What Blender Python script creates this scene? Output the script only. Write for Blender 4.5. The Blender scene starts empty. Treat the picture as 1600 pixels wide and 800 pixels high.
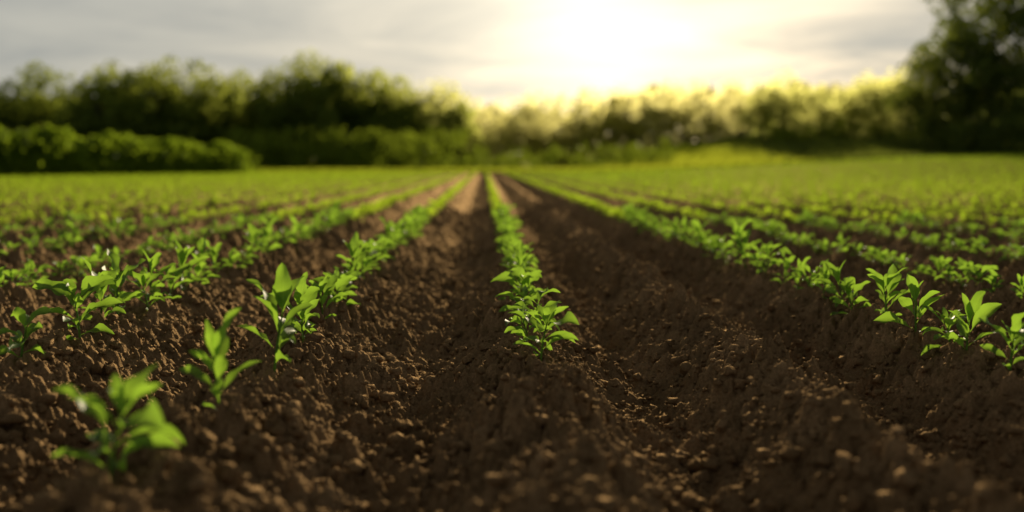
import bpy, math, random
import numpy as np
from mathutils import Vector, Matrix
rng=np.random.default_rng(7); random.seed(7)
S=bpy.context.scene; COL=S.collection
S.view_settings.view_transform='Standard'; S.view_settings.look='None'; S.view_settings.exposure=0
SUN_AZ=math.radians(12); SUN_EL=math.radians(13.5)
def dirv3(a,e): return Vector((math.sin(a)*math.cos(e),math.cos(a)*math.cos(e),math.sin(e)))
sund=dirv3(SUN_AZ,SUN_EL)
glowd=dirv3(math.radians(6.3),math.radians(8.6))
FIELD=60.0
# ------------------------------------------------ noise helpers
def h2(ix,iy,seed):
    a=(ix.astype(np.int64)*374761393+iy.astype(np.int64)*668265263+seed*1442695041)&0xffffffff
    a=((a^(a>>13))*1274126177)&0xffffffff
    a=(a^(a>>16))&0xffffff
    return (a/16777216.0).astype(np.float32)
def vnoise(x,y,s,seed):
    x=x/s;y=y/s
    ix=np.floor(x);iy=np.floor(y);fx=x-ix;fy=y-iy
    fx=fx*fx*(3-2*fx);fy=fy*fy*(3-2*fy)
    a=h2(ix,iy,seed);b=h2(ix+1,iy,seed);c=h2(ix,iy+1,seed);d=h2(ix+1,iy+1,seed)
    return (a+(b-a)*fx)*(1-fy)+(c+(d-c)*fx)*fy-0.5
def clods(x,y,s,seed,dens=0.8):
    gx=x/s;gy=y/s;ix=np.floor(gx);iy=np.floor(gy)
    out=np.zeros_like(x)
    for dx in (-1,0,1):
        for dy in (-1,0,1):
            cx=ix+dx;cy=iy+dy
            px=cx+h2(cx,cy,seed);py=cy+h2(cx,cy,seed+11)
            r=0.22+0.45*h2(cx,cy,seed+23)
            r=np.where(h2(cx,cy,seed+37)<dens,r,0.01)
            d2=(gx-px)**2+(gy-py)**2
            out=np.maximum(out,np.sqrt(np.maximum(0,r*r-d2)))
    return out*s
def sst(v,a,b):
    t=np.clip((v-a)/(b-a),0,1);return t*t*(3-2*t)
ROWS=[-0.50,-1.12,-1.76]
x=-1.76
while x>-70: x-=0.68; ROWS.append(x)
ROWS=sorted(ROWS)+[0.139,0.68,1.19,1.85]
x=1.85
while x<75: x+=0.70; ROWS.append(x)
ROWS=np.array(ROWS)
PLANTED=[r for r in ROWS if abs(r-0.68)>0.01]
def terrain(x,y):
    z=1.05*sst(x,3,34)*sst(y,8,58)
    z=z+1.3*sst(x,8,22)*sst(y,60,84)+1.6*sst(x,12,34)*sst(y,78,108)+2.0*sst(x,35,80)*sst(y,60,110)
    z=z+0.5*vnoise(x,y,40.,5)*sst(y,85,130)
    return z
def ground_h(x,y,fine=True):
    x=np.asarray(x,dtype=np.float32);y=np.asarray(y,dtype=np.float32)
    f=1-sst(y,FIELD-1,FIELD+1)
    wob=0.03*vnoise(x,y,0.9,3)+0.015*vnoise(x,y,0.25,4)
    ph=np.interp(x+wob,ROWS,np.arange(len(ROWS))).astype(np.float32)
    tri=2*np.abs(ph-np.round(ph))
    v=(0.5-0.5*np.cos(np.pi*tri))*0.65+0.35*tri
    band=sst(x,0.1,0.25)*(1-sst(x,1.1,1.25))
    z=-0.115*(1+0.25*band)*v**0.95*f
    z=z+f*(0.016*vnoise(x,y,0.37,9)+0.014*vnoise(x,y,0.15,10)+0.012*vnoise(x,y,0.07,12))
    z=z+f*(0.040*vnoise(x+0.02*vnoise(x,y,0.5,63),y*0.07,0.12,61)+0.024*vnoise(x,y*0.10,0.05,62))*np.sqrt(v)*(1-0.4*band)
    if fine:
        wx=x+0.006*vnoise(x,y,0.022,31)+0.003*vnoise(x,y,0.008,33);wy=y+0.006*vnoise(x,y,0.022,32)+0.003*vnoise(x,y,0.008,34)
        rough=(0.45+1.35*(vnoise(x,y,0.35,41)+0.5))*(0.75+0.4*(1-v))
        d=np.zeros_like(z)
        n=(y<18)
        d[n]+=0.90*clods(wx[n],wy[n],0.068,51,0.28)
        d[n]+=1.0*clods(wx[n],wy[n],0.034,52,0.5)
        n=(y<11)
        d[n]+=1.1*clods(wx[n],wy[n],0.018,53,0.65)
        n=(y<7)
        d[n]+=1.1*clods(wx[n],wy[n],0.0100,54,0.8)
        d[n]+=0.006*vnoise(x[n],y[n],0.009,55)+0.004*vnoise(x[n],y[n],0.0045,56)
        z=z+d*rough*f
    return z+terrain(x,y)
# ------------------------------------------------ node helpers
def new_mat(name):
    m=bpy.data.materials.new(name);m.use_nodes=True
    nt=m.node_tree;nt.nodes.clear();return m,nt
def N(nt,t,**k):
    n=nt.nodes.new(t)
    for a,b in k.items(): setattr(n,a,b)
    return n
def ramp(nt,stops):
    r=N(nt,'ShaderNodeValToRGB');cr=r.color_ramp
    cr.elements[0].position=stops[0][0];cr.elements[0].color=(*stops[0][1],1)
    cr.elements[1].position=stops[-1][0];cr.elements[1].color=(*stops[-1][1],1)
    for p,c in stops[1:-1]:
        e=cr.elements.new(p);e.color=(*c,1)
    return r
def soil_mat():
    m,nt=new_mat('soil');L=nt.links.new
    g=N(nt,'ShaderNodeNewGeometry')
    n1=N(nt,'ShaderNodeTexNoise');n1.inputs['Scale'].default_value=5;n1.inputs['Detail'].default_value=8;n1.inputs['Roughness'].default_value=0.7
    n2=N(nt,'ShaderNodeTexNoise');n2.inputs['Scale'].default_value=150;n2.inputs['Detail'].default_value=6;n2.inputs['Roughness'].default_value=0.85
    n3=N(nt,'ShaderNodeTexVoronoi');n3.inputs['Scale'].default_value=210
    for n in (n1,n2,n3): L(g.outputs['Position'],n.inputs['Vector'])
    r1=ramp(nt,[(0.36,(0.036,0.022,0.012)),(0.5,(0.130,0.081,0.043)),(0.66,(0.40,0.262,0.145))])
    ml=N(nt,'ShaderNodeMath',operation='MULTIPLY_ADD')
    ml.inputs[1].default_value=0.45;L(n1.outputs['Fac'],ml.inputs[0]);
    m2=N(nt,'ShaderNodeMath',operation='MULTIPLY');m2.inputs[1].default_value=0.55;L(n2.outputs['Fac'],m2.inputs[0]);L(m2.outputs[0],ml.inputs[2])
    L(ml.outputs[0],r1.inputs[0])
    p=N(nt,'ShaderNodeBsdfDiffuse');L(r1.outputs[0],p.inputs['Color']);p.inputs['Roughness'].default_value=0.2
    gl=N(nt,'ShaderNodeBsdfAnisotropic');gl.inputs['Color'].default_value=(0.52,0.36,0.19,1);gl.inputs['Roughness'].default_value=0.63
    ad=N(nt,'ShaderNodeMath',operation='MULTIPLY_ADD');ad.inputs[1].default_value=0.5;L(n3.outputs['Distance'],ad.inputs[0]);L(n2.outputs['Fac'],ad.inputs[2])
    b=N(nt,'ShaderNodeBump');b.inputs['Strength'].default_value=0.8;b.inputs['Distance'].default_value=0.005;L(ad.outputs[0],b.inputs['Height']);L(b.outputs[0],p.inputs['Normal']);L(b.outputs[0],gl.inputs['Normal'])
    mx=N(nt,'ShaderNodeMixShader');mx.inputs[0].default_value=0.19;L(p.outputs[0],mx.inputs[1]);L(gl.outputs[0],mx.inputs[2])
    o=N(nt,'ShaderNodeOutputMaterial');L(mx.outputs[0],o.inputs[0]);return m
def leaf_mat(name,dark,mid,light,trans,tf=0.45,scale=6.,veins=False,rough=0.45,spec=0.4,fwd=0.0,fcol=(0.8,0.7,0.1)):
    m,nt=new_mat(name);L=nt.links.new
    g=N(nt,'ShaderNodeNewGeometry')
    n1=N(nt,'ShaderNodeTexNoise');n1.inputs['Scale'].default_value=scale;n1.inputs['Detail'].default_value=3
    L(g.outputs['Position'],n1.inputs['Vector'])
    r=ramp(nt,[(0.32,dark),(0.5,mid),(0.68,light)]);L(n1.outputs['Fac'],r.inputs[0])
    col=r.outputs[0]
    p=N(nt,'ShaderNodeBsdfPrincipled');p.inputs['Roughness'].default_value=rough;p.inputs['Specular IOR Level'].default_value=spec
    t=N(nt,'ShaderNodeBsdfTranslucent')
    tm=N(nt,'ShaderNodeMix',data_type='RGBA',blend_type='MIX');tm.inputs['A'].default_value=(*[c*0.5 for c in trans],1);tm.inputs['B'].default_value=(*trans,1);L(n1.outputs['Fac'],tm.inputs['Factor'])
    tcol=tm.outputs['Result']
    if veins:
        uv=N(nt,'ShaderNodeTexCoord');sp=N(nt,'ShaderNodeSeparateXYZ');L(uv.outputs['UV'],sp.inputs[0])
        a=N(nt,'ShaderNodeMath',operation='SUBTRACT');a.inputs[1].default_value=0.5;L(sp.outputs['Y'],a.inputs[0])
        ab=N(nt,'ShaderNodeMath',operation='ABSOLUTE');L(a.outputs[0],ab.inputs[0])
        mid_=N(nt,'ShaderNodeMath',operation='LESS_THAN');mid_.inputs[1].default_value=0.04;L(ab.outputs[0],mid_.inputs[0])
        q=N(nt,'ShaderNodeMath',operation='MULTIPLY_ADD');q.inputs[1].default_value=-0.45;L(ab.outputs[0],q.inputs[0]);L(sp.outputs['X'],q.inputs[2])
        q2=N(nt,'ShaderNodeMath',operation='MULTIPLY');q2.inputs[1].default_value=9;L(q.outputs[0],q2.inputs[0])
        q3=N(nt,'ShaderNodeMath',operation='FRACT');L(q2.outputs[0],q3.inputs[0])
        q4=N(nt,'ShaderNodeMath',operation='LESS_THAN');q4.inputs[1].default_value=0.12;L(q3.outputs[0],q4.inputs[0])
        q5=N(nt,'ShaderNodeMath',operation='MULTIPLY');q5.inputs[1].default_value=0.35;L(q4.outputs[0],q5.inputs[0])
        mxv=N(nt,'ShaderNodeMath',operation='MAXIMUM');L(mid_.outputs[0],mxv.inputs[0]);L(q5.outputs[0],mxv.inputs[1])
        mm=N(nt,'ShaderNodeMix',data_type='RGBA',blend_type='MIX');L(mxv.outputs[0],mm.inputs['Factor']);L(col,mm.inputs['A']);mm.inputs['B'].default_value=(0.13,0.22,0.05,1)
        col=mm.outputs['Result']
        b=N(nt,'ShaderNodeBump');b.inputs['Strength'].default_value=0.3;b.inputs['Distance'].default_value=0.001;b.invert=True
        L(mxv.outputs[0],b.inputs['Height']);L(b.outputs[0],p.inputs['Normal'])
    L(col,p.inputs['Base Color']);L(tcol,t.inputs[0])
    mix=N(nt,'ShaderNodeMixShader');mix.inputs[0].default_value=tf;L(p.outputs[0],mix.inputs[1]);L(t.outputs[0],mix.inputs[2])
    out=mix.outputs[0]
    if fwd>0:
        rf=N(nt,'ShaderNodeBsdfRefraction');rf.distribution='GGX';rf.inputs['Roughness'].default_value=1.0;rf.inputs['IOR'].default_value=1.4;rf.inputs['Color'].default_value=(*fcol,1)
        mf=N(nt,'ShaderNodeMixShader');mf.inputs[0].default_value=fwd;L(out,mf.inputs[1]);L(rf.outputs[0],mf.inputs[2]);out=mf.outputs[0]
    o=N(nt,'ShaderNodeOutputMaterial');L(out,o.inputs[0]);return m
def bark_mat():
    m,nt=new_mat('bark');L=nt.links.new
    n=N(nt,'ShaderNodeTexNoise');n.inputs['Scale'].default_value=6;g=N(nt,'ShaderNodeNewGeometry');L(g.outputs['Position'],n.inputs[0])
    r=ramp(nt,[(0.3,(0.03,0.02,0.013)),(0.7,(0.1,0.075,0.05))]);L(n.outputs['Fac'],r.inputs[0])
    p=N(nt,'ShaderNodeBsdfPrincipled');p.inputs['Roughness'].default_value=0.9;L(r.outputs[0],p.inputs['Base Color'])
    b=N(nt,'ShaderNodeBump');b.inputs['Distance'].default_value=0.03;L(n.outputs['Fac'],b.inputs['Height']);L(b.outputs[0],p.inputs['Normal'])
    o=N(nt,'ShaderNodeOutputMaterial');L(p.outputs[0],o.inputs[0]);return m
def grass_mat():
    m,nt=new_mat('meadow_grass');L=nt.links.new
    g=N(nt,'ShaderNodeNewGeometry')
    n=N(nt,'ShaderNodeTexNoise');n.inputs['Scale'].default_value=0.25;n.inputs['Detail'].default_value=8;L(g.outputs['Position'],n.inputs['Vector'])
    r=ramp(nt,[(0.35,(0.025,0.045,0.008)),(0.6,(0.06,0.085,0.012))]);L(n.outputs['Fac'],r.inputs[0])
    p=N(nt,'ShaderNodeBsdfPrincipled');p.inputs['Roughness'].default_value=1.0;p.inputs['Specular IOR Level'].default_value=0.0;L(r.outputs[0],p.inputs['Base Color'])
    o=N(nt,'ShaderNodeOutputMaterial');L(p.outputs[0],o.inputs[0]);return m
M_soil=soil_mat();M_bark=bark_mat();M_grass=grass_mat()
M_leaf=leaf_mat('seedling_leaf',(0.020,0.072,0.020),(0.036,0.112,0.026),(0.06,0.15,0.03),(0.50,0.85,0.07),0.5,14.,True,0.5,0.25)
M_stem=leaf_mat('seedling_stem',(0.07,0.15,0.03),(0.09,0.18,0.03),(0.11,0.2,0.04),(0.35,0.55,0.08),0.3,9.,False,0.7,0.05)
M_far=leaf_mat('crop_leaf',(0.03,0.085,0.012),(0.05,0.125,0.014),(0.08,0.17,0.016),(0.72,1.0,0.06),0.70,1.6,False,0.7,0.06)
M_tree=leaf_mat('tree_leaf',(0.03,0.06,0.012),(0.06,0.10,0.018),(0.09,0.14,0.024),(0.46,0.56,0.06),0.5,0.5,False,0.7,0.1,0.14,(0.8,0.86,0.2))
M_mid=leaf_mat('backlight_tinted_leaf',(0.05,0.085,0.018),(0.08,0.12,0.022),(0.11,0.15,0.028),(0.72,0.78,0.16),0.64,0.5,False,0.7,0.1,0.20,(0.9,0.9,0.3))  # lighter copy of the tree leaf, hazy backlight mixed into its green
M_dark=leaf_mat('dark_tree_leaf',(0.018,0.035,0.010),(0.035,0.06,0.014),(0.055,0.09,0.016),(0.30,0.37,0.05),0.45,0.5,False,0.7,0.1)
M_gold=leaf_mat('sun_tinted_tree_leaf',(0.10,0.13,0.025),(0.14,0.17,0.035),(0.18,0.20,0.05),(0.92,0.92,0.24),0.72,0.4,False,0.7,0.1,0.22,(0.95,0.90,0.40))  # yellow leaf tint carries the glow around the sun
M_wood=leaf_mat('haze_tinted_leaf',(0.10,0.13,0.04),(0.14,0.17,0.055),(0.18,0.20,0.075),(0.62,0.62,0.24),0.55,0.3,False,0.8,0.05,0.08,(0.85,0.80,0.45))  # pale leaf colour stands in for haze over the far wood
M_shrub=leaf_mat('shrub_leaf',(0.03,0.06,0.008),(0.05,0.09,0.012),(0.075,0.12,0.014),(0.40,0.52,0.04),0.5,0.6,False,0.8,0.05)
M_hedge=leaf_mat('hedge_leaf',(0.045,0.085,0.010),(0.07,0.12,0.012),(0.10,0.17,0.016),(0.50,0.70,0.04),0.55,0.8,False,0.7,0.1)
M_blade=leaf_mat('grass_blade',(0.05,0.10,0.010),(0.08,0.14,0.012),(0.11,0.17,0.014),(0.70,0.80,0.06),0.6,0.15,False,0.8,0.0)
# ------------------------------------------------ mesh helpers
def mk_mesh(name,V,F,mats,smooth=True,mi=None,uv=None):
    V=np.asarray(V,dtype=np.float32);F=np.asarray(F,dtype=np.int32)
    me=bpy.data.meshes.new(name);k=F.shape[1]
    me.vertices.add(len(V));me.vertices.foreach_set('co',V.ravel())
    me.loops.add(F.size);me.loops.foreach_set('vertex_index',F.ravel())
    me.polygons.add(len(F));me.polygons.foreach_set('loop_start',np.arange(0,F.size,k,dtype=np.int32))
    me.polygons.foreach_set('use_smooth',np.full(len(F),bool(smooth)))
    for m in mats: me.materials.append(m)
    if mi is not None: me.polygons.foreach_set('material_index',np.asarray(mi,dtype=np.int32))
    if uv is not None:
        l=me.uv_layers.new(name='UVMap');l.data.foreach_set('uv',np.asarray(uv,dtype=np.float32)[F.ravel()].ravel())
    me.update(calc_edges=True);me.validate();return me
def obj(name,me,loc=(0,0,0),parent=None,**props):
    o=bpy.data.objects.new(name,me);o.location=loc;COL.objects.link(o)
    if parent: o.parent=parent
    for k,v in props.items(): o[k]=v
    return o
# ------------------------------------------------ ground
def build_ground():
    ya=np.concatenate([[-40,-10,-3,0,0.5,0.8],np.geomspace(1.0,12,1150),np.geomspace(12.1,66,180),np.geomspace(68,900,50)]).astype(np.float32)
    nc=1350
    u=np.linspace(-1,1,nc).astype(np.float32)
    hw=np.where(ya<1,3,0.95+0.70*ya);hw=np.maximum(hw,1.7)
    hw[:4]=[60,40,10,3]
    hw=hw.astype(np.float32)
    X=u[None,:]*hw[:,None]+0.0;Y=np.repeat(ya[:,None],nc,1)
    Z=ground_h(X.ravel(),Y.ravel())
    V=np.stack([X.ravel(),Y.ravel(),Z],1)
    i=np.arange((len(ya)-1)*nc).reshape(len(ya)-1,nc)[:,:-1].ravel()
    F=np.stack([i,i+1,i+nc+1,i+nc],1)
    mi=(Y.ravel()[i]>FIELD+0.5).astype(np.int32)
    obj('ground',mk_mesh('ground',V,F,[M_soil,M_grass],True,mi),kind='structure',label='ploughed dark brown soil in ridges meeting meadow grass',category='ground')
build_ground()
# ------------------------------------------------ loose clods
def build_clods():
    import bmesh
    bm=bmesh.new();bmesh.ops.create_icosphere(bm,subdivisions=2,radius=1)
    bv=np.array([v.co[:] for v in bm.verts],dtype=np.float32);bf=np.array([[v.index for v in f.verts] for f in bm.faces]);bm.free()
    n=50000
    y=1.0+6.0*rng.random(n)**1.25
    x=(rng.random(n)*2-1)*(0.4+0.58*y)
    r=0.0019+0.0050*rng.random(n)**2.3+0.014*rng.random(n)**12
    z=ground_h(x,y)
    nz=(1+0.9*(rng.random((n,len(bv),1))-0.5))*bv[None]
    sc=np.stack([1+0.5*rng.random(n),0.7+0.5*rng.random(n),0.65+0.35*rng.random(n)],1)
    nz=nz*sc[:,None,:]*r[:,None,None]
    a=rng.random(n)*6.28;c,s=np.cos(a)[:,None],np.sin(a)[:,None]
    V=np.stack([nz[:,:,0]*c-nz[:,:,1]*s+x[:,None],nz[:,:,0]*s+nz[:,:,1]*c+y[:,None],nz[:,:,2]+(z+r*0.25)[:,None]],2).reshape(-1,3)
    F=(bf[None]+(np.arange(n)*len(bv))[:,None,None]).reshape(-1,3)
    obj('soil_clods',mk_mesh('soil_clods',V,F,[M_soil],True),kind='stuff',label='loose crumbs of dark soil scattered on ridges',category='soil clods')
build_clods()
# ------------------------------------------------ seedling generator
def leaf_geo(R,base,az,el,length,width,curl,nu,nv,fold=0.35,twist=0.0,pet=0.2):
    t=np.linspace(0,1,nu)
    ang=el-curl*t**1.4
    ds=length/(nu-1)
    rr=np.concatenate([[0],np.cumsum(np.cos((ang[1:]+ang[:-1])/2)*ds)])
    zz=np.concatenate([[0],np.cumsum(np.sin((ang[1:]+ang[:-1])/2)*ds)])
    tt=np.clip((t-pet)/(1-pet),0,1)
    w=width*0.5*np.maximum(np.sin(np.pi*tt**0.85)**0.95,0)+0.0012
    w[-1]=0.0004
    d=np.array([math.cos(az),math.sin(az),0]);s0=np.array([-math.sin(az),math.cos(az),0]);up=np.array([0,0,1.])
    v=np.linspace(-1,1,nv)
    P=np.zeros((nu,nv,3));UV=np.zeros((nu,nv,2))
    ph=R.random()*6.28;amp=0.15+0.3*R.random()
    bend=(R.random()-0.5)*0.6*length
    for i in range(nu):
        nrm=-math.sin(ang[i])*d+math.cos(ang[i])*up
        tw=twist*t[i];s=s0*math.cos(tw)+nrm*math.sin(tw);nn=nrm*math.cos(tw)-s0*math.sin(tw)
        for j in range(nv):
            off=fold*abs(v[j])**1.3*w[i]+amp*w[i]*abs(v[j])*math.sin(ph+t[i]*13+(2 if v[j]>0 else 0))
            P[i,j]=base+d*rr[i]+up*zz[i]+s*(v[j]*w[i])+nn*off+s0*bend*t[i]**2
            UV[i,j]=(t[i],0.5+0.5*v[j])
    idx=np.arange(nu*nv).reshape(nu,nv)
    F=np.stack([idx[:-1,:-1].ravel(),idx[1:,:-1].ravel(),idx[1:,1:].ravel(),idx[:-1,1:].ravel()],1)
    return P.reshape(-1,3),F,UV.reshape(-1,2)
def tube(pts,rad,n=7):
    pts=np.asarray(pts,dtype=float);V=[];F=[]
    for i,p in enumerate(pts):
        a=pts[min(i+1,len(pts)-1)]-pts[max(i-1,0)];a/=np.linalg.norm(a)+1e-9
        b=np.cross(a,[0.3,1,0.1]);b/=np.linalg.norm(b);c=np.cross(a,b)
        for k in range(n):
            th=6.2832*k/n;V.append(p+rad[i]*(b*math.cos(th)+c*math.sin(th)))
    for i in range(len(pts)-1):
        for k in range(n):
            F.append([i*n+k,i*n+(k+1)%n,(i+1)*n+(k+1)%n,(i+1)*n+k])
    return np.array(V),np.array(F)
def seedling(seed,nu=9,nv=5,nleaf=11,H=0.085,upright=0.5,L=0.085,W=0.036):
    R=np.random.default_rng(seed)
    lean=(R.random(2)-0.5)*0.04
    def sp(t): return np.array([lean[0]*t*t,lean[1]*t*t,-0.012+(H+0.012)*t])
    sv,sf=tube([sp(t) for t in np.linspace(0,1,6)],[0.0034,0.003,0.0027,0.0024,0.002,0.0012])
    Vl=[];Fl=[];Ul=[];c=0;az=R.random()*6.28
    for k in range(nleaf):
        q=(k+0.5)/nleaf
        t=0.22+0.78*q**0.8
        az+=2.4+0.7*(R.random()-0.5)
        el=(0.35+0.85*q*upright*1.5+0.5*(R.random()-0.5))
        el=min(el,1.5)
        ln=L*(1.0-0.35*abs(q-0.55)*1.6)*(0.6+0.75*R.random())
        if k>=nleaf-2: ln*=0.9
        cu=0.3+1.4*R.random()*(1.15-upright)+0.2
        v,f,u=leaf_geo(R,sp(t),az,el,ln,W*(0.7+0.5*R.random())*ln/L,cu,nu,nv,0.25+0.5*R.random(),(R.random()-0.5)*2.2,0.2)
        Vl.append(v);Fl.append(f+c);Ul.append(u);c+=len(v)
    return (sv,sf),(np.concatenate(Vl),np.concatenate(Fl),np.concatenate(Ul))
VAR=[]
for k in range(16):
    up=[0.45,0.6,0.85,1.0][k%4]
    VAR.append(seedling(100+k,12,5,[11,13,11,9][k%4]+(k//4)%2,0.080+0.016*(k%3),up,0.090+0.010*(k%3),0.0265+0.005*((k//2)%3)))
VMESH=[]
for k,((sv,sf),(lv,lf,lu)) in enumerate(VAR):
    ms=mk_mesh('stem',sv,sf,[M_stem]);ml=mk_mesh('leaves',lv,lf,[M_leaf],uv=lu)
    V=np.concatenate([sv,lv]);F=np.concatenate([sf,lf+len(sv)])
    mi=[0]*len(sf)+[1]*len(lf);uv=np.concatenate([np.zeros((len(sv),2))+0.1,lu])
    mj=mk_mesh('crop_seedling',V,F,[M_stem,M_leaf],mi=mi,uv=uv)
    VMESH.append((ms,ml,mj))
# ---- positions
P=[]
explicit={-0.50:[(-0.575,1.50,1.10,0.6,1),(-0.50,1.86,0.98,3.4,7),(-0.485,2.27,1.12,4.0,2),(-0.50,2.72,0.85,1,9),(-0.53,2.88,1.15,2.3,3),(-0.50,3.06,0.95,3,6),(-0.48,3.24,1.05,3,10)],
 -1.12:[(-1.13,2.42,1.05,0,0),(-1.08,2.66,1.1,1,5),(-1.10,2.86,1.1,2,2),(-1.12,3.04,1.25,4,3),(-1.08,3.2,1.1,4,1)],
 0.139:[(0.137,2.42,0.97,0.5,1),(0.125,2.62,0.88,2,4),(0.145,2.82,0.9,4,8),(0.12,3.02,0.95,1,0),(0.15,3.22,0.92,3,5),(0.13,3.42,0.95,3,10)],
 1.19:[(1.22,2.25,1.1,0,3),(1.18,2.38,0.95,2,7),(1.21,2.52,0.9,2,1),(1.19,2.68,1.0,1,11),(1.20,2.92,1.15,3,6),(1.17,3.10,0.85,3,10),(1.19,3.24,0.8,3,14),(1.18,3.42,0.95,5,15)]}
def starty(r):
    for k in explicit:
        if abs(k-r)<1e-3: return explicit[k][-1][1]+0.16
    return 2.0
for r in PLANTED:
    inner=abs(r)<1.3
    for k in explicit:
        if abs(k-r)<1e-3: P+=explicit[k]
    y=starty(r)+(0.0 if inner else 0.1*random.random())
    y=max(y,abs(r)/0.95-2)
    while y<FIELD:
        if abs(r)<1.6+0.66*y:
            s=(0.72+0.32*random.random())*(0.96 if inner else 0.84)
            P.append((r+random.gauss(0,0.012),y,s,random.random()*6.28,random.randrange(16)))
        y+=(0.135+0.07*random.random()) if (inner and y<7) else (0.11+0.055*random.random())
        if random.random()<0.015: y+=0.10
P=np.array(P)
PZ=ground_h(P[:,0],P[:,1],False)
cam_yaw=math.atan2(43,1556)
ang=np.arctan2(P[:,0],P[:,1])-cam_yaw
vis=np.abs(ang)<math.radians(28.2)
dist=np.hypot(P[:,0],P[:,1]);key=np.where(vis,dist,dist+1000)
order=np.argsort(key);ind=order[:300];rest=order[300:]
rest=rest[(np.abs(ang[rest])<math.radians(36))]
for n,i in enumerate(ind):
    x,y,s,rot,v=P[i];v=int(v);ms,ml,mj=VMESH[v]
    up=v%4>=2
    lab='young crop seedling with upright pointed green leaves on soil ridge' if up else 'young crop seedling with broad spreading green leaves on soil ridge'
    if n<130:
        e=obj('crop_seedling',None,(x,y,float(PZ[i])));e.empty_display_size=0.05
        a=obj('stem',ms,parent=e);b=obj('leaves',ml,parent=e)
    else:
        e=obj('crop_seedling',mj,(x,y,float(PZ[i])))
    tx,ty=random.gauss(0,0.08),random.gauss(0,0.08)
    zf=(1.0+0.25*random.random()) if abs(x)<1.4 else (0.8+0.3*random.random())
    e.rotation_euler=(tx,ty,rot);e.scale=(s,s,s*zf)
    e['label']=lab;e['category']='seedling';e['group']='rows of young crop seedlings'
# ---- rest as stuff
def build_rest():
    lod=[]
    for (nu,nv,nl,Wm) in ((5,3,12,1.0),(4,3,11,1.15),(3,2,11,1.35)):
        vs=[]
        for k in range(8):
            _,(v,f,u)=seedling(300+k,nu,nv,nl,0.078,[0.6,0.8,1.0][k%3],0.078,0.034*Wm)
            vs.append((v,f))
        lod.append(vs)
    Vs=[];Fs=[];c=0
    d=dist[rest]
    for L_,(a,b) in enumerate(((0,14),(14,26),(26,1000))):
        sel=rest[(d>=a)&(d<b)]
        for k in range(8):
            ii=sel[k::8]
            if len(ii)==0: continue
            v,f=lod[L_][k]
            rot=P[ii,3];s=P[ii,2]
            co,si=np.cos(rot)[:,None]*s[:,None],np.sin(rot)[:,None]*s[:,None]
            X=v[None,:,0]*co-v[None,:,1]*si+P[ii,0][:,None]
            Y=v[None,:,0]*si+v[None,:,1]*co+P[ii,1][:,None]
            Z=v[None,:,2]*s[:,None]+PZ[ii][:,None]
            Vs.append(np.stack([X,Y,Z],2).reshape(-1,3))
            Fs.append((f[None]+(np.arange(len(ii))*len(v))[:,None,None]).reshape(-1,4)+c);c+=len(ii)*len(v)
    obj('crop_rows',mk_mesh('crop_rows',np.concatenate(Vs),np.concatenate(Fs),[M_far]),kind='stuff',label='long rows of bright green young crop plants',category='crop plants')
build_rest()
# ------------------------------------------------ foliage clumps
def quads(C,size,R,flat=0.0):
    n=len(C)
    a=R.normal(size=(n,3));a[:,2]*=(1-flat)+0.0;a[:,2]+=flat*3;a/=np.linalg.norm(a,axis=1,keepdims=True)
    b=R.normal(size=(n,3));b-=a*(a*b).sum(1,keepdims=True);b/=np.linalg.norm(b,axis=1,keepdims=True)
    s=size*(0.6+0.8*R.random((n,1)))
    V=np.stack([C-a*s,C-b*s*0.5,C+a*s,C+b*s*0.5],1).reshape(-1,3)
    F=np.arange(4*n).reshape(n,4);return V,F
def clump_cloud(centres,radii,per,R):
    out=[]
    for c,r in zip(centres,radii):
        n=int(per*(r**2))
        d=R.normal(size=(n,3));d/=np.linalg.norm(d,axis=1,keepdims=True)
        rr=r*(0.45+0.6*R.random((n,1))**0.6)
        out.append(c+d*rr*np.array([1,1,0.8]))
    return np.concatenate(out)
def make_tree(seed,H=8.0,W=3.2,base=0.18,nc=46,per=110,leaf=0.16,mat=None,shape='round'):
    R=np.random.default_rng(seed)
    cs=[];rs=[]
    while len(cs)<nc:
        p=R.normal(size=3);p/=np.linalg.norm(p);q=R.random()**0.45
        z=base+(1-base)*(0.5+0.5*p[2]*q)
        tz=(z-base)/(1-base)
        prof=math.sin(math.pi*min(1,tz*0.72+0.28))**0.42
        az=math.atan2(p[1],p[0]);lob=1+0.18*math.sin(2*az+seed)+0.13*math.sin(3*az+seed*2)
        rad=W*q*prof*lob
        cs.append(np.array([math.cos(az)*rad,math.sin(az)*rad,z*H*0.93]));rs.append(0.65+0.7*R.random())
    C=clump_cloud(cs,rs,per,R)
    V,F=quads(C,leaf,R)
    crown=mk_mesh('crown',V,F,[mat],False)
    TV=[];TF=[];c=0
    def add(p,r):
        nonlocal c
        v,f=tube(p,r,8);TV.append(v);TF.append(f+c);c+=len(v)
    lean=R.normal(size=2)*0.25
    add([(0,0,-0.3),(lean[0]*.2,lean[1]*.2,H*.2),(lean[0]*.6,lean[1]*.6,H*.45),(lean[0],lean[1],H*.8)],[0.20,0.15,0.10,0.03])
    for k in R.choice(nc,16,replace=False):
        t=0.2+0.4*R.random();s=np.array([lean[0]*t,lean[1]*t,H*t]);e=cs[k]
        m=(s+e)/2+np.array([0,0,0.25]);add([s,m,e],[0.06,0.04,0.02])
    return mk_mesh('trunk',np.concatenate(TV),np.concatenate(TF),[M_bark]),crown
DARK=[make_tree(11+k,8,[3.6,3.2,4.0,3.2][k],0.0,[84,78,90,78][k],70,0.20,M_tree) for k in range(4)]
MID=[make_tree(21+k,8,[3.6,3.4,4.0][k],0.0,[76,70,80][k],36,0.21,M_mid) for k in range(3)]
GOLD=[make_tree(31+k,8,[3.6,4.2,3.4][k],-0.02,[64,70,60][k],24,0.22,M_gold) for k in range(3)]
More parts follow.
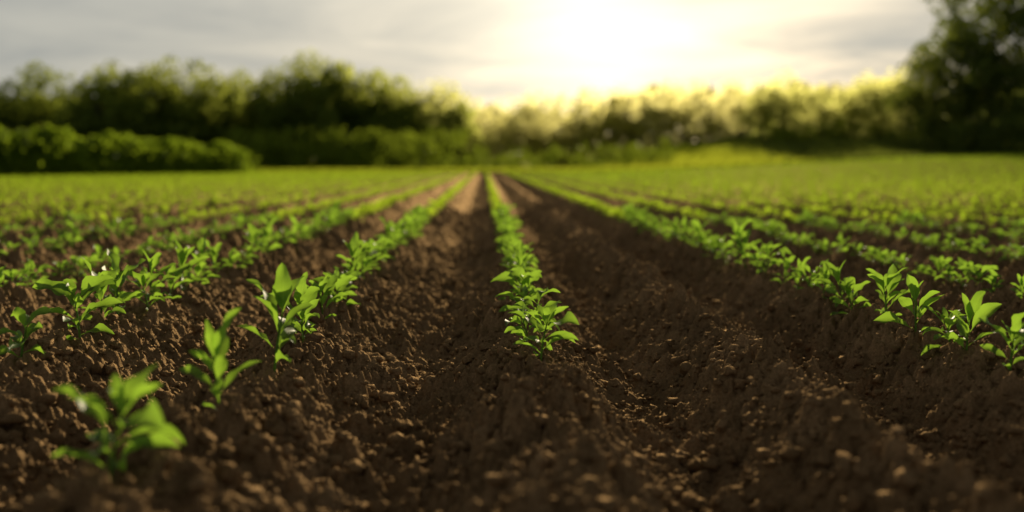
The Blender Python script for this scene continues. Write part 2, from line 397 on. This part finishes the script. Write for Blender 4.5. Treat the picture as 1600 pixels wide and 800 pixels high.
TALL=make_tree(51,11,4.8,-0.03,125,56,0.2,M_dark)
def place_tree(tv,x,y,h,ws,label,href=8.0):
    z=float(ground_h(np.array([x]),np.array([y]),False)[0])
    e=obj('tree',None,(x,y,z));e.empty_display_size=1
    obj('trunk',tv[0],parent=e);obj('crown',tv[1],parent=e)
    s=h/href;e.scale=(s*ws,s*ws,s);e.rotation_euler=(0,0,random.random()*6.28)
    e['label']=label;e['category']='tree';e['group']='trees bordering the field'
def X(px,y): return (px-757)/1556*y
def tz(x,y): return float(terrain(np.array([x]),np.array([y]))[0])
D='dark leafy deciduous tree standing at the field edge';G='rounded sunlit yellow green tree beyond the field'
HZ=256
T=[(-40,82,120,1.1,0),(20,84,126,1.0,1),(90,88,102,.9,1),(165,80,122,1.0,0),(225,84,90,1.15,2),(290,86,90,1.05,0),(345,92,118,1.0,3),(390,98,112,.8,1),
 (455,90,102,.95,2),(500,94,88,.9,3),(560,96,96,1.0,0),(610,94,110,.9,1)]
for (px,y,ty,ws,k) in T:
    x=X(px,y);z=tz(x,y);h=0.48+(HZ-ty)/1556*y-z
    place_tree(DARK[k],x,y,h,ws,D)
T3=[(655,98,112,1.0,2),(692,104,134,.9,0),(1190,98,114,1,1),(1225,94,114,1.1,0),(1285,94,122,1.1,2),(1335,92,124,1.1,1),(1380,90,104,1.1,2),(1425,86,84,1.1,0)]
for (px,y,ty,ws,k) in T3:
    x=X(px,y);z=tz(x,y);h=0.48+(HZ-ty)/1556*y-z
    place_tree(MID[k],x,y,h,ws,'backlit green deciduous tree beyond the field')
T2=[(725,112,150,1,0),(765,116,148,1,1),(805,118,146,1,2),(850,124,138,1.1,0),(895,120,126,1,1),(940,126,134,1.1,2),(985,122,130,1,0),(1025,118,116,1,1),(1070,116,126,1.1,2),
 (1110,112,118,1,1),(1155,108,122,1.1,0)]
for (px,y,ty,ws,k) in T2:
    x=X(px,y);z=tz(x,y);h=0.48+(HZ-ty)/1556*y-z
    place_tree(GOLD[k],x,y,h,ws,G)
for (px,y,ty,ws) in [(1462,74,72,.95),(1550,70,-70,.88),(1630,66,-60,1.0)]:
    x=X(px,y);z=tz(x,y);h=0.48+(HZ-ty)/1556*y-z
    place_tree(TALL,x,y,h,ws,'tall dark broadleaf tree on the grassy rise',11.0)
def mass(name,pts,per,leaf,mat,seed,cm=1.0,**pr):
    R=np.random.default_rng(seed);cs=[];rs=[]
    for (x,y,h,w) in pts:
        z0=tz(x,y)
        n=max(3,int(h*w*0.9*cm))
        for _ in range(n):
            t=R.random()
            cs.append(np.array([x+R.normal()*w*0.45*(1-0.4*t),y+R.normal()*w*0.35,z0+0.1+h*t*0.88]));rs.append((0.35+0.4*R.random())*min(1.4,0.5+h*0.18))
    C=clump_cloud(cs,rs,per,R);V,F=quads(C,leaf,R)
    obj(name,mk_mesh(name,V,F,[mat],False),**pr)
pts=[]
for px in range(-120,730,8):
    y=100+6*random.random();pts.append((X(px,y),y,6.8+1.5*random.random()-(1.4 if px>640 else 0),3.0))
for px in range(1190,1720,8):
    y=106+5*random.random();pts.append((X(px,y),y,3.2+1.2*random.random(),2.6))
mass('distant_wood',pts,42,0.30,M_tree,71,kind='stuff',label='dense dark wood closing off the field',category='wood')
pts=[]
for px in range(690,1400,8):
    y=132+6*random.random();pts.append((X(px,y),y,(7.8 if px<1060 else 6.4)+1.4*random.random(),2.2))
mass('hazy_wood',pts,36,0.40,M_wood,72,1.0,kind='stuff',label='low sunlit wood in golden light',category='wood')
pts=[]
for px in range(365,1060,6):
    y=74+5*random.random();pts.append((X(px,y),y,(2.7 if px<720 else 1.2)+0.8*random.random(),1.5))
for px in range(1200,1560,7):
    y=86+4*random.random();pts.append((X(px,y),y,1.4+0.9*random.random(),1.5))
mass('shrubs',pts,75,0.15,M_shrub,73,1.3,kind='stuff',label='belt of low green shrubs under the trees',category='shrubs')
def hedge():
    R=np.random.default_rng(74);A=np.array([-27.,22.]);B=np.array([-12.9,53.])
    n=70000;t=R.random(n);w=R.normal(size=n)*0.45
    dirv=(B-A)/np.linalg.norm(B-A);nr=np.array([-dirv[1],dirv[0]])
    p=A[None]+(B-A)[None]*t[:,None]+nr[None]*w[:,None]
    hv=vnoise(p[:,0].astype(np.float32),p[:,1].astype(np.float32),0.45,91)
    Hh=(2.6-1.15*t)*(1+0.3*hv+0.04*np.sin(t*61))*(1-0.25*np.abs(w))
    z=Hh*R.random(n)**0.75
    C=np.stack([p[:,0],p[:,1],z+terrain(p[:,0],p[:,1])],1)
    V,F=quads(C,0.10,R,0.35)
    obj('hedge',mk_mesh('hedge',V,F,[M_hedge],False),kind='stuff',label='long leafy bright green hedge at the field edge',category='hedge')
hedge()
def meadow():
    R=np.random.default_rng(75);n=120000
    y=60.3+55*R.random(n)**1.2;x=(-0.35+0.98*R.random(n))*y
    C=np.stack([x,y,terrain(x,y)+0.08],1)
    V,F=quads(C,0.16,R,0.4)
    edge=x-20-3*R.normal(size=n)*0.5  # grass right of this line gets a dark colour standing in for tree shade
    obj('meadow_grass',mk_mesh('meadow_grass',V,F,[M_blade,M_dark],False,(edge>0).astype(np.int32)),kind='stuff',label='meadow slope with grass coloured sunlit at left and shaded at right',category='grass')
meadow()
for (px,y,h) in [(1590,61.5,2.6),(1645,61.5,3.2),(1540,64,2.0),(1490,67,1.7)]:
    R=np.random.default_rng(int(px));cs=[];rs=[]
    for _ in range(26):
        a=R.random()*6.28;q=R.random()**.6*1.7;t=R.random()
        cs.append(np.array([math.cos(a)*q,math.sin(a)*q,0.2+h*.85*t*(1-0.15*q)]));rs.append(0.35+0.35*R.random())
    V,F=quads(clump_cloud(cs,rs,200,R),0.1,R)
    x=X(px,y)
    obj('bush',mk_mesh('bush',V,F,[M_dark],False),(x,y,tz(x,y)),label='rounded dark green bush at the field edge',category='bush',group='bushes at the field edge')
# ------------------------------------------------ world
w=bpy.data.worlds.new('World');S.world=w;w.use_nodes=True;nt=w.node_tree;nt.nodes.clear();L=nt.links.new
sky=N(nt,'ShaderNodeTexSky',sky_type='NISHITA');sky.sun_disc=False;sky.sun_elevation=SUN_EL;sky.sun_rotation=SUN_AZ;sky.dust_density=2.0;sky.air_density=1.0
tc=N(nt,'ShaderNodeTexCoord')
sp=N(nt,'ShaderNodeSeparateXYZ');L(tc.outputs['Generated'],sp.inputs[0])
mz=N(nt,'ShaderNodeMath',operation='MAXIMUM');mz.inputs[1].default_value=0.0;L(sp.outputs['Z'],mz.inputs[0])
az=N(nt,'ShaderNodeMath',operation='ADD');az.inputs[1].default_value=0.06;L(mz.outputs[0],az.inputs[0])
dx=N(nt,'ShaderNodeMath',operation='DIVIDE');L(sp.outputs['X'],dx.inputs[0]);L(az.outputs[0],dx.inputs[1])
dy=N(nt,'ShaderNodeMath',operation='DIVIDE');L(sp.outputs['Y'],dy.inputs[0]);L(az.outputs[0],dy.inputs[1])
cb=N(nt,'ShaderNodeCombineXYZ');L(dx.outputs[0],cb.inputs[0]);L(dy.outputs[0],cb.inputs[1])
cn=N(nt,'ShaderNodeTexNoise');cn.inputs['Scale'].default_value=0.62;cn.inputs['Detail'].default_value=8;cn.inputs['Roughness'].default_value=0.6;cn.inputs['Distortion'].default_value=0.5;L(cb.outputs[0],cn.inputs['Vector'])
cr=ramp(nt,[(0.32,(0,0,0)),(0.74,(1,1,1))]);L(cn.outputs['Fac'],cr.inputs[0])
dt=N(nt,'ShaderNodeVectorMath',operation='DOT_PRODUCT');dt.inputs[1].default_value=glowd;L(tc.outputs['Generated'],dt.inputs[0])
def powr(n,mul):
    m0=N(nt,'ShaderNodeMath',operation='MAXIMUM');m0.inputs[1].default_value=0;L(dt.outputs['Value'],m0.inputs[0])
    a=N(nt,'ShaderNodeMath',operation='POWER');a.inputs[1].default_value=n;L(m0.outputs[0],a.inputs[0])
    b=N(nt,'ShaderNodeMath',operation='MULTIPLY');b.inputs[1].default_value=mul;L(a.outputs[0],b.inputs[0]);return b.outputs[0]
def scalecol(col,fac):
    v=N(nt,'ShaderNodeVectorMath',operation='SCALE');v.inputs[0].default_value=col;L(fac,v.inputs['Scale']);return v.outputs[0]
def addv(a,b):
    v=N(nt,'ShaderNodeVectorMath',operation='ADD');L(a,v.inputs[0]);L(b,v.inputs[1]);return v.outputs[0]
sk=N(nt,'ShaderNodeVectorMath',operation='SCALE');L(sky.outputs[0],sk.inputs[0]);sk.inputs['Scale'].default_value=0.013
g1=scalecol((1.0,0.90,0.68),powr(24,0.24));g2=scalecol((1.0,0.92,0.68),powr(200,0.48))
cg=N(nt,'ShaderNodeVectorMath',operation='ADD');cg.inputs[1].default_value=(0.35,0.36,0.34);L(g1,cg.inputs[0])
mx=N(nt,'ShaderNodeMix',data_type='RGBA');L(cr.outputs[0],mx.inputs['Factor']);
lite=N(nt,'ShaderNodeVectorMath',operation='ADD');lite.inputs[1].default_value=(0.47,0.455,0.395);
l2=addv(sk.outputs[0],g1);L(l2,lite.inputs[0])
L(lite.outputs[0],mx.inputs['A']);L(cg.outputs[0],mx.inputs['B'])
fin=addv(mx.outputs['Result'],g2)
mr=N(nt,'ShaderNodeMapRange',interpolation_type='SMOOTHSTEP');L(sp.outputs['Z'],mr.inputs['Value'])
mr.inputs['From Min'].default_value=0.20;mr.inputs['From Max'].default_value=0.55;mr.inputs['To Min'].default_value=1.0;mr.inputs['To Max'].default_value=0.32
fs=N(nt,'ShaderNodeVectorMath',operation='SCALE');L(fin,fs.inputs[0]);L(mr.outputs[0],fs.inputs['Scale'])
bg=N(nt,'ShaderNodeBackground');L(fs.outputs[0],bg.inputs[0]);bg.inputs[1].default_value=1.0
wo=N(nt,'ShaderNodeOutputWorld');L(bg.outputs[0],wo.inputs[0])
# ------------------------------------------------ sun
ld=bpy.data.lights.new('sun','SUN');ld.energy=5;ld.angle=math.radians(0.6);ld.color=(1,0.82,0.54)
lo=bpy.data.objects.new('sun',ld);COL.objects.link(lo);lo.rotation_euler=sund.to_track_quat('Z','Y').to_euler();lo.location=(5,40,30)
# ------------------------------------------------ camera
cd=bpy.data.cameras.new('camera');cam=bpy.data.objects.new('camera',cd);COL.objects.link(cam);S.camera=cam
cd.lens=35;cd.sensor_width=36;cd.clip_start=0.05;cd.clip_end=2000
cam.location=(0,0,0.49);cam.rotation_euler=(math.radians(90-5.25),0,-cam_yaw)
cd.dof.use_dof=True;cd.dof.focus_distance=2.7;cd.dof.aperture_fstop=1.3
